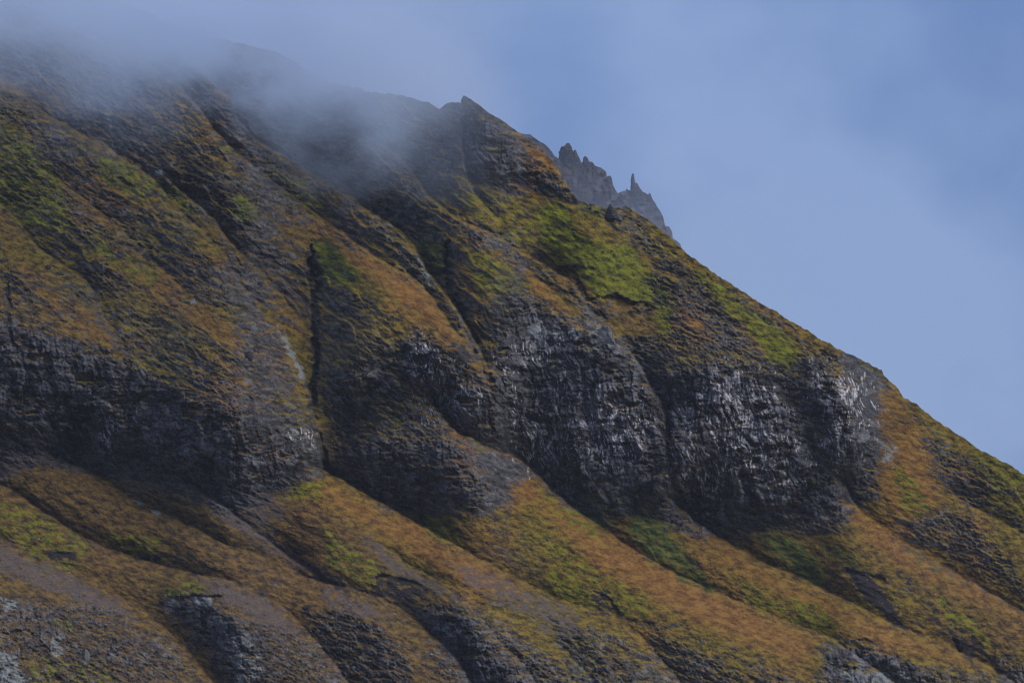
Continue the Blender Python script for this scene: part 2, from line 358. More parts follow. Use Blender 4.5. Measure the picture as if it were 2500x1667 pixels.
SCREE = [
 ([(-300,1210),(0,1330),(165,1400),(300,1475),(330,1510),(200,1470),(0,1400),(-300,1340)],.8),
 ([(480,1410),(570,1428),(690,1490),(740,1560),(640,1520),(520,1450)],.85),
 ([(890,1300),(1010,1400),(1170,1480),(1120,1470),(980,1410),(900,1340)],.85),
 ([(1100,1370),(1200,1400),(1420,1500),(1400,1540),(1250,1490),(1130,1420)],.62),
 ([(480,1180),(560,1240),(680,1330),(800,1420),(860,1470),(780,1420),(660,1340),(540,1270)],.9),
 ([(-200,1000),(0,1040),(150,1090),(220,1150),(100,1130),(0,1180),(-200,1100)],.85),
 ([(420,1160),(500,1180),(640,1180),(700,1260),(620,1290),(520,1220)],.75),
 ([(800,1440),(900,1470),(960,1510),(880,1510),(800,1470)],.7),
 ([(180,1090),(330,1120),(430,1170),(340,1210),(230,1140)],.45),
 ([(100,1270),(200,1310),(260,1345),(190,1330)],.55),
 ([(640,1290),(760,1390),(860,1440),(720,1400),(620,1320)],.4),
 ([(560,480),(640,560),(760,760),(740,780),(640,650),(570,560)],.5),
 ([(200,730),(260,780),(330,880),(300,870),(240,800)],.6),
 ([(2200,1330),(2320,1400),(2440,1450),(2500,1490),(2380,1430),(2260,1380)],.5),
 ([(1300,1510),(1420,1540),(1400,1580),(1320,1550)],.5),
]
DARK = [   # nearly black ground, peat scars among it; shade painted into clefts and an overhang
 ([(2055,1378),(2105,1393),(2150,1430),(2180,1475),(2200,1510),(2228,1545),(2170,1515),(2125,1475),(2085,1430),(2068,1400)],.92),
 ([(2192,1385),(2215,1400),(2240,1450),(2215,1440),(2195,1410)],.6),
 ([(2250,1450),(2290,1480),(2318,1570),(2290,1540),(2270,1490)],.45),
 ([(1440,1445),(1490,1440),(1525,1500),(1470,1510)],.55),
 ([(930,1400),(1000,1405),(1060,1450),(1000,1480),(900,1450)],.7),
 ([(690,1320),(760,1370),(830,1410),(870,1470),(800,1425)],.8),
 ([(105,1345),(185,1343),(190,1370),(120,1370)],.8),
 ([(320,1350),(390,1345),(390,1370),(330,1370)],.7),
 ([(1270,1300),(1320,1320),(1400,1370),(1340,1350)],.35),
 ([(2310,1520),(2400,1560),(2420,1610),(2340,1600)],.6),
 ([(300,590),(350,605),(380,650),(340,620)],.8),
 ([(745,610),(765,600),(790,640),(795,690),(780,760),(785,860),(770,960),(760,900),(762,780),(750,690)],.62),  # shade of the deep chimney, put into the ground colour
 ([(1080,592),(1108,592),(1108,690),(1140,780),(1120,770),(1085,700)],.55),  # shade inside the second cleft, painted as dark colour
 ([(75,960),(160,960),(240,990),(220,1060),(200,1110),(120,1040)],.7),  # shade under the overhanging ledge, painted into the colour
 ([(1650,1190),(1740,1195),(1760,1290),(1700,1280)],.6),
]
PALE = [
 ([(1287,795),(1305,790),(1325,800),(1322,820),(1308,826),(1290,815)],1.0),
 ([(1345,810),(1360,810),(1362,822),(1348,822)],.8),
 ([(1385,800),(1410,800),(1408,818),(1388,818)],.8),
 ([(672,790),(690,800),(720,860),(742,915),(745,930),(725,905),(700,860)],.5),
 ([(722,890),(736,895),(741,920),(731,922)],1.0),
 ([(1018,625),(1040,660),(1066,700),(1050,695),(1028,665)],.8),
 ([(2145,1075),(2175,1070),(2195,1110),(2180,1140),(2155,1130)],.42),
 ([(118,1540),(150,1550),(160,1600),(128,1610)],.45),
 ([(0,1460),(45,1460),(45,1490),(0,1490)],.55),
 ([(400,1460),(430,1458),(425,1490),(402,1488)],.6),
 ([(470,1460),(520,1455),(515,1480),(480,1475)],.6),
 ([(0,1590),(40,1600),(70,1680),(0,1680)],.6),
 ([(540,1560),(600,1545),(640,1600),(640,1670),(590,1670)],.4),
 ([(2140,1640),(2210,1640),(2240,1680),(2120,1680)],.6),
 ([(2060,1620),(2100,1630),(2090,1665),(2060,1660)],.4),
 ([(700,1040),(730,1040),(775,1110),(790,1150),(770,1150),(735,1080)],.3),
 ([(1430,780),(1475,800),(1515,850),(1500,870),(1455,865),(1435,830)],.3),
 ([(245,250),(262,262),(280,310),(270,312)],.6),
 ([(375,415),(400,412),(408,428),(385,430)],.7),
 ([(300,1190),(340,1220),(400,1255),(385,1255),(330,1228)],.6),
 ([(1060,1520),(1110,1515),(1130,1550),(1080,1555)],.3),
]
GUANO = [  # centre, radii, strength
 (1090,985,60,38,1.0),(1062,895,36,32,.8),(1030,850,26,22,.7),(1115,925,26,26,.8),(1345,1070,60,80,.62),(1370,960,30,45,.6),(1490,1060,70,80,.8),
 (1460,1110,40,40,.7),(1330,850,60,30,.3),(1800,1000,80,80,.9),(1790,930,40,40,.7),(1720,1140,60,60,.45),(1830,1080,80,70,.75),(1900,1174,70,7,1.0),(1860,1140,80,40,.6),
 (2060,955,50,40,.9),(2030,1070,25,60,.6),(2010,930,40,40,.5),(2085,1010,40,50,.6),(1560,1030,26,70,.5),(262,1050,16,60,.9),(300,1000,40,30,.25),(745,1060,25,12,.9),(765,1080,8,30,.8),
 (1240,890,30,30,.3),(1680,1080,30,80,.35),(1255,1010,12,80,.35),(2115,1080,20,50,.35),(1950,1100,30,60,.4),
]
ORANGE = [   # warmer, drier grass
 ([(1080,1040),(1200,1090),(1310,1165),(1340,1215),(1250,1235),(1170,1170)],.9),
 ([(2125,930),(2200,960),(2270,1080),(2290,1240),(2180,1250),(2145,1150),(2130,1040)],.75),
 ([(740,520),(830,580),(940,650),(1014,690),(1087,788),(1160,883),(1183,925),(1120,870),(1040,790),(940,700),(840,620)],1),
 ([(720,1130),(900,1230),(1120,1350),(1300,1450),(1180,1440),(980,1340),(850,1260)],.9),
 ([(1300,1170),(1500,1320),(1700,1435),(2000,1560),(1960,1620),(1700,1520),(1450,1370),(1330,1250)],.9),
 ([(1640,1240),(1870,1390),(2150,1520),(2400,1630),(2200,1590),(1950,1480),(1760,1370)],.8),
 ([(2030,1180),(2170,1310),(2500,1505),(2400,1480),(2200,1380),(2080,1270)],.9),
 ([(1640,730),(1700,750),(1740,830),(1700,840),(1650,790)],1),
 ([(1270,345),(1330,372),(1390,450),(1360,440),(1300,390)],1),
 ([(560,990),(640,1060),(740,1150),(700,1150),(600,1060)],.8),
 ([(240,600),(420,700),(560,800),(700,900),(560,850),(380,740)],.7),
 ([(100,700),(230,760),(285,845),(180,820),(90,760)],.7),
 ([(1290,670),(1420,800),(1390,780),(1320,720)],1),
]

BROWN = [   # dark heath, and a dark brown tone on the far sides of crests
 ([(-300,1000),(300,1080),(700,1200),(900,1300),(1100,1480),(1300,1700),(1300,2000),(-300,2000)],.8),
 ([(0,150),(300,280),(560,420),(740,560),(770,860),(640,700),(400,470),(100,300)],.6),
 ([(560,480),(740,580),(760,860),(700,780),(620,640)],.5),
 ([(820,1060),(1080,1040),(1240,1230),(950,1260)],.6),
 ([(1280,560),(1480,640),(1600,760),(1600,880),(1480,780),(1380,680)],.55),
 ([(1500,1250),(1700,1300),(1900,1290),(2060,1280),(2240,1440),(2100,1440),(1900,1400),(1640,1300)],.45),
 ([(2180,1330),(2400,1440),(2500,1520),(2500,1667),(2300,1560)],.5),
 ([(1130,1290),(1400,1440),(1520,1510),(1430,1490),(1280,1420),(1130,1350)],.5),
]
# ------------------------------------------------------------------ coarse survey maps, sampled later
CS = 5.0
cu = np.arange(-420, 2921, CS, dtype=F); cv = np.arange(-420, 2041, CS, dtype=F)
CU, CV = np.meshgrid(cu, cv)
def paint(items, soft):
    m = np.zeros(CU.shape, F)
    for P, val in items:
        m = np.maximum(m, F(val) * sstep(-soft, soft, poly_sd(CU, CV, P)))
    return m
def sample(m, u, v):
    x = np.clip((u - cu[0]) / CS, 0, len(cu) - 1.001); y = np.clip((v - cv[0]) / CS, 0, len(cv) - 1.001)
    xi = x.astype(np.int32); yi = y.astype(np.int32); fx = x - xi; fy = y - yi
    a = m[yi, xi]; b = m[yi, xi + 1]; c = m[yi + 1, xi]; d = m[yi + 1, xi + 1]
    return (a + (b - a) * fx) * (1 - fy) + (c + (d - c) * fx) * fy
cl_items = list(CLIFFS.values())
M_cliff = paint(cl_items, 34); M_rocky = paint(ROCKY, 30)
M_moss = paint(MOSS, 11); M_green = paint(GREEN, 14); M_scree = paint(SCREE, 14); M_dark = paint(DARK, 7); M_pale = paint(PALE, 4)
M_orange = paint(ORANGE, 30); M_brown = paint(BROWN, 45)
M_rubble = paint([([(-300,1430),(200,1440),(400,1500),(640,1500),(860,1490),(1080,1490),(1300,1540),(1500,1560),(1800,1590),(2060,1580),(2300,1640),(2500,1720),(2500,2000),(-300,2000)],.8)], 40)
M_guano = np.zeros(CU.shape, F)
for x, y, a, b, s in GUANO:
    M_guano = np.maximum(M_guano, F(s) * np.exp(-((CU - x) / a) ** 2 - ((CV - y) / b) ** 2))
# how fast the ground runs back per metre of height: gentle grass, steep cliff
STEEP = [
 [(-400,770),(100,800),(285,860),(560,985),(740,1025),(800,1155),(640,1195),(420,1160),(250,1115),(-400,1060)],
 [(780,905),(960,850),(1200,790),(1300,730),(1450,790),(1600,880),(1850,880),(2000,880),(2095,965),(2125,1130),(2060,1250),(1900,1275),(1700,1310),(1560,1240),(1400,1235),(1290,1130),(1220,1235),(950,1250),(820,1160)],
 CLIFFS['h'][0], CLIFFS['i'][0], CLIFFS['j'][0], CLIFFS['k'][0]]
M_steep = paint([(P, 1) for P in STEEP], 34)
slope_back = 1.55 - 1.25 * M_steep
PXM = 0.42
acc = np.cumsum(slope_back[::-1], 0)[::-1] * F(CS * PXM)
k = np.exp(-np.linspace(-2, 2, 41) ** 2).astype(F); k /= k.sum()       # even it out along the contours
pad = np.pad(acc, ((0, 0), (20, 20)), mode='edge')
acc = sum(k[i] * pad[:, i:i + acc.shape[1]] for i in range(41))
M_base = acc

def mountain_depth(u, v):
    """world depth of the mountain's face and its ground cover at photograph pixel (u, v)"""
    X = u * F(PXM); Z = -v * F(PXM)
    t = X * F(.82) - Z * F(.57); q = X * F(.57) + Z * F(.82)
    wu = fbm(X / 14, Z / 14, 3, 1) * F(9); wv = fbm(X / 14, Z / 14, 3, 9) * F(7)
    wu2 = fbm(X / 22, Z / 16, 4, 21, .6) * F(26); wv2 = fbm(X / 22, Z / 16, 4, 33, .6) * F(20)
    Y = 4650 + F(.62 * PXM) * (u - 0) + sample(M_base, u, v)
    cliff = sample(M_cliff, u + wu2 * F(1.3), v + wv2 * F(1.3))
    cliff = cliff * (1 - F(.65) * sstep(.06, .36, fbm(X / 34, Z / 16, 4, 99, .6)))
    rocky = np.maximum(sample(M_rocky, u + wu2, v + wv2), F(.10))
    # spurs and the gullies behind them
    Ysp = np.zeros_like(Y)
    for P, J, L, r, K in CRESTS:
        P = chaikin(P)
        J, K = J * 1.1, min(K * 1.35, J * .8)
        P2 = np.array(P, float); m = L * 2.6 + 20
        x0, y0 = P2.min(0) - m; x1, y1 = P2.max(0) + m
        w_ = (u > x0) & (u < x1) & (v > y0) & (v < y1)
        iu, iv = np.where(w_.any(1))[0], np.where(w_.any(0))[0]
        if len(iu) == 0: continue
        sl = (slice(iu[0], iu[-1] + 1), slice(iv[0], iv[-1] + 1))
        d, s, tt, T = seg_dist(u[sl] + wu[sl] * F(.55), v[sl] + wv[sl] * F(.55), P)
        # fade a spur in and out along its own direction
        def fade(i0, i1, span):
            (ax, ay), (bx, by) = P[i0], P[i1]; ln_ = math.hypot(bx - ax, by - ay)
            return sstep(0, span, ((u[sl] - F(ax)) * F((bx - ax) / ln_) + (v[sl] - F(ay)) * F((by - ay) / ln_)))
        e = fade(0, min(9, len(P) - 1), 90) if P[0][0] > -100 else 1.0
        e = e * (fade(-1, max(-9, -len(P)), 150) if P[-1][1] < 1700 else 1.0)
        beyond = s > 0
        ed = np.exp(-d / F(L)); taper = sstep(2.5, 1.6, d / F(L))
        add = np.where(beyond, (F(K) + F(J - K) * sstep(0, 9.0, d)) * ed * taper, F(K) * np.exp(-d / F(r)) * taper)
        Y[sl] += add * e; Ysp[sl] += add * e
    for P, J, L in LIPS:
        P2 = np.array(P, float); m = L * 3 + 10
        x0, y0 = P2.min(0) - m; x1, y1 = P2.max(0) + m
        w_ = (u > x0) & (u < x1) & (v > y0) & (v < y1)
        iu, iv = np.where(w_.any(1))[0], np.where(w_.any(0))[0]
        if len(iu) == 0: continue
        sl = (slice(iu[0], iu[-1] + 1), slice(iv[0], iv[-1] + 1))
        d, s, tt, T = seg_dist(u[sl] + wu[sl] * F(1.0) + wu2[sl] * F(.5), v[sl] + wv[sl] * F(1.0) + wv2[sl] * F(.5), P)
        e = sstep(0, 20, tt) * sstep(0, 20, T - tt)
        Y[sl] += np.where(s > 0, F(J * .6) * np.exp(-d / F(L * .7)) * sstep(0, 7, d), 0) * e * sstep(-.25, .25, wu2[sl] / F(26) + F(.08))
    for P, J in SLOTS:
        J = J * .72
        P2 = np.array(P, float); m = 50
        x0, y0 = P2[:, :2].min(0) - m; x1, y1 = P2[:, :2].max(0) + m
        w_ = (u > x0) & (u < x1) & (v > y0) & (v < y1)
        iu, iv = np.where(w_.any(1))[0], np.where(w_.any(0))[0]
        if len(iu) == 0: continue
        sl = (slice(iu[0], iu[-1] + 1), slice(iv[0], iv[-1] + 1))
        d, s, tt, T = seg_dist(u[sl] + wu[sl] * F(1.5) + wu2[sl] * F(.35), v[sl] + wv[sl] * F(1.2), P2[:, :2])
        cum = np.concatenate([[0], np.cumsum(np.hypot(*(P2[1:, :2] - P2[:-1, :2]).T))])
        hw = np.interp(tt, cum, P2[:, 2])
        hw = hw * (F(.35) + F(.65) * sstep(0, 90, tt)) * (F(.9) + F(.5) * wv[sl] / F(7))
        Y[sl] += F(J) * (1 - sstep(.1, 1.35, d / np.maximum(hw, 1)))
    # --- rock relief: leaning columns, ledges and jointed blocks
    Xr = X + F(.22) * Z + fbm(X / 30, Z / 30, 2, 41) * F(9)
    col = ridge(Xr / 60, Z / 220, 2, 49) * F(9.0) * cliff + ridge(Xr / 24, Z / 110, 2, 51) * F(5.5) + ridge(Xr / 10, Z / 60, 2, 57) * F(3.0)
    zl = Z + fbm(X / 40, Z / 25, 3, 61) * F(7)
    led = (zl / 13) % 1; led2 = (zl / 4.1 + fbm(X / 9, Z / 9, 2, 65)) % 1
    ledge = sstep(0, .18, led) * (1 - led) * F(3.0) * (fbm(X / 60, Z / 12, 2, 67) + F(.6)) + sstep(0, .25, led2) * (1 - led2) * F(1.1)
    cr, tl, ed_ = bricks(Xr / 5.4 + fbm(X / 7, Z / 12, 3, 71) * F(.45), Z / 15 + fbm(X / 9, Z / 9, 2, 73) * F(.25), 1)
    blocks = cr * F(3.6) + tl * F(3.4) - F(3.2) * (1 - sstep(0, .09, ed_))
    f1c, f2c, crc, tlc = voronoi(Xr / 13 + fbm(X / 9, Z / 9, 2, 77) * F(.4), Z / 30 + fbm(X / 14, Z / 14, 2, 79) * F(.3), 3)
    blocks = blocks + crc * F(5.0) + tlc * F(5.0) - F(5.0) * (1 - sstep(0, .07, f2c - f1c))
    crb, tlb, edb = bricks(Xr / 2.3 + fbm(X / 4, Z / 7, 2, 72) * F(.4), Z / 5.5 + fbm(X / 5, Z / 5, 2, 74) * F(.25), 2)
    blocks = blocks + crb * F(1.0) + tlb * F(.8)
    rock_rel = col * F(1.05) + ledge * F(1.25) + blocks + fbm(X / 2.2, Z / 3.2, 2, 75) * F(.6)
    # --- grass relief: long folds down the fall line, terracettes, tussocks
    t2 = X * F(.95) - Z * F(.31); q2 = X * F(.31) + Z * F(.95)
    grass_rel = fbm(t / 70, q / 16, 3, 81) * F(4.5) + fbm(t2 / 16, q2 / 5.5, 3, 85) * F(1.9) + fbm(t2 / 4.6, q2 / 1.9, 2, 88) * F(1.1)
    # --- crags: broken steps, whose risers are bare rock and whose treads hold turf
    ta = X * F(.90) - Z * F(.44); qa = X * F(.44) + Z * F(.90)
    j1 = fbm(X / 6, Z / 6, 2, 151) * F(.5); j2 = fbm(X / 16, Z / 16, 3, 153) * F(.6)
    c1, c2, ca, ct = voronoi(ta / 17 + j2, qa / 8 + j2, 4); oc = VOR_OY[0] * F(8)
    g1, g2, ga, gt = voronoi(ta / 6.6 + j1, qa / 3.2 + j1, 5); og = VOR_OY[0] * F(3.2)
    h1, h2, ha, ht = voronoi(ta / 2.9 + j1, qa / 1.6 - j1, 6); oh = VOR_OY[0] * F(1.6)
    ts = X * F(.74) - Z * F(.67); qs = X * F(.67) + Z * F(.74)
    upper = sstep(1150, 700, v) * sstep(1500, 1150, u)
    org = sample(M_orange, u, v)
    ribs = ridge(qs / 17 + fbm(X / 40, Z / 40, 2, 155) * F(.8), ts / 130, 3, 157, .6)
    # minor ribs: saw-toothed, each with a turfed back and a steep bare side
    def saw(pitch, seed, lean):
        a_ = X * F(.72) - Z * F(.69); b_ = X * F(lean) + Z * F(math.sqrt(1 - lean * lean))
        p = b_ / F(pitch) + fbm(X / 55, Z / 55, 4, seed, .55) * F(1.1)
        k_ = np.floor(p); fr = (p - k_).astype(F)
        h_ = PERM[(k_.astype(np.int32) + seed) & 255].astype(F) / 255
        on = sstep(-.18, .22, perlin(a_ / F(pitch * 3.2), k_.astype(F) * F(7.31), seed + 1))
        return fr ** F(1.4) * sstep(1.0, .90, fr) * (F(.35) + h_) * on
    saws = (saw(26, 161, .60) * F(11) + saw(11, 165, .63) * F(5.0)) * (F(.30) + F(.70) * upper) * (1 - F(.45) * org)
    rub = sample(M_rubble, u + wu2, v + wv2)
    cover = np.maximum(cliff, rocky) + F(.0) + F(.04) * upper + F(.34) * fbm(t2 / 60, q2 / 24, 4, 97, .6) + (F(.12) + F(.12) * upper) * (ribs - F(.25)) - F(.22) * org
    cover = np.clip(cover + F(.13) * rub, .02, 1.0)
    loose_amp = sstep(.12, .62, cover) * (1 - cliff)
    steps = oc * F(.55) * (F(.4) + ca) + og * F(.62) * (F(.4) + ga) + oh * F(.55)
    pops = (ca - F(.5)) * F(3.4) + (ga - F(.5)) * F(2.2) + (ha - F(.5)) * F(1.1) + ct * F(2.5) + gt * F(1.6) + ht * F(1.0)
    Y += loose_amp * (steps * F(1.25) - pops * F(1.7))
    Y -= (ribs * (F(2.2) + F(1.6) * upper) + saws) * (1 - cliff) * (1 - F(.6) * org)
    Y -= cliff * rock_rel * F(1.0) + (1 - cliff) * (1 - F(.5) * loose_amp) * grass_rel
    # what is bare follows from how steep the ground has become
    P = at(u, v, Y - Ysp * (F(.85) - F(.45) * upper))
    n_ = np.cross(np.gradient(P, axis=1), np.gradient(P, axis=0)).astype(F)
    up = np.abs(n_[..., 2]) / np.maximum(np.linalg.norm(n_, axis=-1), 1e-6)
    thr = F(.34) + F(.60) * cover
    rockiness = sstep(.04, -.04, up - thr + F(.12) * fbm(t2 / 5, q2 / 2.4, 2, 95) + F(.10) * fbm(t2 / 24, q2 / 11, 3, 96))
    rockiness = np.maximum(rockiness, sstep(.75, .95, cliff) * F(.75) * sstep(.96, .88, up))
    # --- cover masks
    mp = lambda M, f=1.0: sample(M, u + wu2 * F(f), v + wv2 * F(f))
    n_m = fbm(t2 / 9, q2 / 4.5, 4, 101, .6)
    def patch(M, f=.7, hard=.13):
        c = np.clip(mp(M, f), .0, .985); th = np.log((1 - c + 1e-3) / (c + 1e-3)) / F(1.7) * F(.24)
        return sstep(-hard, hard, n_m - th) * (c > .02)
    moss = patch(M_moss, .8, .22) * F(.9); green = patch(M_green, 1.0, .42); scree = patch(M_scree, .7, .25)
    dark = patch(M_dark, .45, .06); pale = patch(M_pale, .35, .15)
    gn = fbm(Xr / 7, Z / 16, 2, 110) * F(.45) + fbm(Xr / 1.7, Z / 7.5, 2, 111, .7) * F(.72) + F(.25) * tlb
    g = sample(M_guano, u, v)
    guano = sstep(-.02, .24, gn + (g - 1) * F(.40) + F(.14)) * (g > .04) * sstep(.3, .9, rockiness)
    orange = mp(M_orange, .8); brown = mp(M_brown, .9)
    return Y, dict(rock=rockiness, moss=moss, green=green, scree=scree, dark=dark, pale=pale, guano=guano, orange=orange, brown=brown, cliff=np.maximum(cliff, rub), tone=fbm(t2 / 12, q2 / 4.6, 5, 121, .85) * F(1.05) + F(.5), blk=(crc * F(.45) + cr * F(.35) + crb * F(.2)) * cliff + (1 - cliff) * (ca * F(.25) + ga * F(.35) + ha * F(.3)))

# ------------------------------------------------------------------ materials
def mat_new(name):
    m = bpy.data.materials.new(name); m.use_nodes = True
    m.node_tree.nodes.clear(); return m, m.node_tree
def rampn(T, fac, stops):
    r = N(T, "ShaderNodeValToRGB")
    while len(r.color_ramp.elements) < len(stops): r.color_ramp.elements.new(0.5)
    for e, (p, c) in zip(r.color_ramp.elements, stops): e.position = p; e.color = (*c, 1)
    T.links.new(fac, r.inputs[0]); return r.outputs[0]
def noisen(T, vec, scale, detail=4, rough=.6, dist=0):
    n = N(T, "ShaderNodeTexNoise"); n.inputs["Scale"].default_value = scale; n.inputs["Detail"].default_value = detail
    n.inputs["Roughness"].default_value = rough; n.inputs["Distortion"].default_value = dist
    T.links.new(vec, n.inputs["Vector"]); return n.outputs["Fac"]
def mixc(T, fac, a, b):
    m = N(T, "ShaderNodeMix", data_type="RGBA")
    T.links.new(fac, m.inputs[0])
    for s, i in ((a, 6), (b, 7)):
        if isinstance(s, tuple): m.inputs[i].default_value = (*s, 1)
        else: T.links.new(s, m.inputs[i])
    return m.outputs[2]
def mathn(T, op, a, b=None):
    m = N(T, "ShaderNodeMath", operation=op)
    for s, i in ((a, 0), (b, 1)):
        if s is None: continue
        if isinstance(s, (int, float)): m.inputs[i].default_value = s
        else: T.links.new(s, m.inputs[i])
    return m.outputs[0]
def ground_material():
    m, T = mat_new("mountain_ground")
    o = N(T, "ShaderNodeOutputMaterial"); b = N(T, "ShaderNodeBsdfPrincipled")
    b.inputs["Roughness"].default_value = 0.92; b.inputs["Specular IOR Level"].default_value = 0.15
    T.links.new(b.outputs[0], o.inputs[0])
    tcn = N(T, "ShaderNodeTexCoord")
    def mapped(scale, rot=(0, 0, 0)):
        mp = N(T, "ShaderNodeMapping"); mp.inputs["Scale"].default_value = scale; mp.inputs["Rotation"].default_value = rot
        T.links.new(tcn.outputs["Object"], mp.inputs[0]); return mp.outputs[0]
    A = N(T, "ShaderNodeAttribute"); A.attribute_name = "cover_a"; B = N(T, "ShaderNodeAttribute"); B.attribute_name = "cover_b"
    C_ = N(T, "ShaderNodeAttribute"); C_.attribute_name = "cover_c"
    sa = N(T, "ShaderNodeSeparateColor"); T.links.new(A.outputs["Color"], sa.inputs[0])
    sb = N(T, "ShaderNodeSeparateColor"); T.links.new(B.outputs["Color"], sb.inputs[0])
    sc_ = N(T, "ShaderNodeSeparateColor"); T.links.new(C_.outputs["Color"], sc_.inputs[0])
    rock, moss, green, scree = sa.outputs[0], sa.outputs[1], sa.outputs[2], A.outputs["Alpha"]
    dark, pale, guano, orange = sb.outputs[0], sb.outputs[1], sb.outputs[2], B.outputs["Alpha"]
    blk = sc_.outputs[0]; tone = sc_.outputs[2]; brown = C_.outputs["Alpha"]
    v0 = mapped((1, .45, 1)); vs = mapped((1, .4, 2.2), (0, math.radians(18), 0)); vc = mapped((2.2, 1, .5))
    big = noisen(T, v0, .012, 4, .55); mid = noisen(T, vs, .055, 5, .65); fine = noisen(T, vs, .30, 4, .7); speck = noisen(T, v0, .55, 3, .7)
    # grass: straw, ochre, rust and olive
    gmix = mathn(T, 'ADD', mathn(T, 'MULTIPLY', tone, .72), mathn(T, 'ADD', mathn(T, 'MULTIPLY', mid, .18), mathn(T, 'MULTIPLY', fine, .14)))
    gsoft = mathn(T, 'ADD', mathn(T, 'MULTIPLY', tone, .40), mathn(T, 'ADD', mathn(T, 'MULTIPLY', mid, .36), mathn(T, 'MULTIPLY', fine, .26)))
    g_o = rampn(T, gsoft, [(.28, (.030, .018, .011)), (.42, (.120, .056, .017)), (.54, (.195, .099, .027)), (.72, (.285, .168, .047))])
    g_b = rampn(T, gmix, [(.30, (.014, .011, .009)), (.42, (.058, .034, .014)), (.55, (.145, .080, .020)), (.72, (.23, .142, .032))])
    g_ol = rampn(T, gmix, [(.30, (.015, .014, .007)), (.46, (.078, .058, .011)), (.68, (.185, .138, .019))])
    grass = mixc(T, rampn(T, big, [(.34, (0, 0, 0)), (.56, (1, 1, 1))]), g_b, g_ol)
    grass = mixc(T, mathn(T, 'MULTIPLY', orange, .9), grass, g_o)
    g_h = rampn(T, gmix, [(.28, (.018, .013, .011)), (.44, (.058, .037, .019)), (.57, (.105, .066, .024)), (.74, (.17, .105, .032))])
    grass = mixc(T, mathn(T, 'MULTIPLY', brown, mathn(T, 'SUBTRACT', 1.0, mathn(T, 'MULTIPLY', orange, .6))), grass, g_h)
    c_moss = rampn(T, gmix, [(.32, (.016, .020, .006)), (.45, (.066, .076, .008)), (.66, (.160, .178, .011))])
    c_green = rampn(T, gmix, [(.30, (.016, .034, .011)), (.52, (.050, .096, .020)), (.72, (.105, .14, .026))])
    # rock: blue-black to grey with purple beds
    strata = noisen(T, mapped((.25, .15, 3.0)), .09, 4, .6)
    streak = noisen(T, vc, .16, 5, .7)
    rfac = mathn(T, 'ADD', mathn(T, 'MULTIPLY', mathn(T, 'SUBTRACT', tone, .5), .30), mathn(T, 'ADD', mathn(T, 'MULTIPLY', blk, .46), mathn(T, 'ADD', mathn(T, 'MULTIPLY', streak, .40), mathn(T, 'MULTIPLY', speck, .22))))
    c_r1 = rampn(T, rfac, [(.36, (.010, .010, .012)), (.46, (.036, .038, .042)), (.57, (.088, .095, .106)), (.74, (.180, .192, .210))])
    c_r2 = rampn(T, rfac, [(.36, (.011, .009, .009)), (.48, (.038, .031, .031)), (.60, (.080, .070, .071)), (.76, (.165, .152, .152))])
    c_rock = mixc(T, rampn(T, strata, [(.45, (0, 0, 0)), (.6, (1, 1, 1))]), c_r1, c_r2)
    cl_ = sc_.outputs[1]
    c_crag = rampn(T, rfac, [(.22, (.009, .009, .010)), (.40, (.030, .030, .033)), (.56, (.074, .076, .080)), (.74, (.16, .165, .17))])
    c_rock = mixc(T, cl_, c_crag, c_rock)
    c_scree = rampn(T, fine, [(.3, (.050, .042, .042)), (.52, (.092, .076, .072)), (.72, (.155, .135, .128))])
    col = mixc(T, mathn(T, 'MULTIPLY', scree, .85), grass, c_scree)
    col = mixc(T, moss, col, c_moss)
    col = mixc(T, mathn(T, 'MULTIPLY', green, .72), col, c_green)
    col = mixc(T, mathn(T, 'MULTIPLY', rock, mathn(T, 'SUBTRACT', 1.0, mathn(T, 'MAXIMUM', mathn(T, 'MULTIPLY', moss, .62), mathn(T, 'MULTIPLY', green, .7)))), col, c_rock)
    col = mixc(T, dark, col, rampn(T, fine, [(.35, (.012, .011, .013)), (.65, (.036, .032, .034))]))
    col = mixc(T, pale, col, rampn(T, speck, [(.35, (.10, .115, .115)), (.65, (.25, .28, .28))]))
    gfac = mathn(T, 'MULTIPLY', guano, rampn(T, streak, [(.30, (.3, .3, .3)), (.48, (1, 1, 1))]))
    col = mixc(T, gfac, col, rampn(T, speck, [(.35, (.30, .30, .32)), (.65, (.66, .66, .69))]))
    T.links.new(col, b.inputs["Base Color"])
    bp = N(T, "ShaderNodeBump"); bp.inputs["Strength"].default_value = 1.0; bp.inputs["Distance"].default_value = 1.5
    T.links.new(mathn(T, 'ADD', mathn(T, 'MULTIPLY', fine, .6), mathn(T, 'MULTIPLY', speck, .6)), bp.inputs["Height"]); T.links.new(bp.outputs[0], b.inputs["Normal"])
    return m
MAT = ground_material()

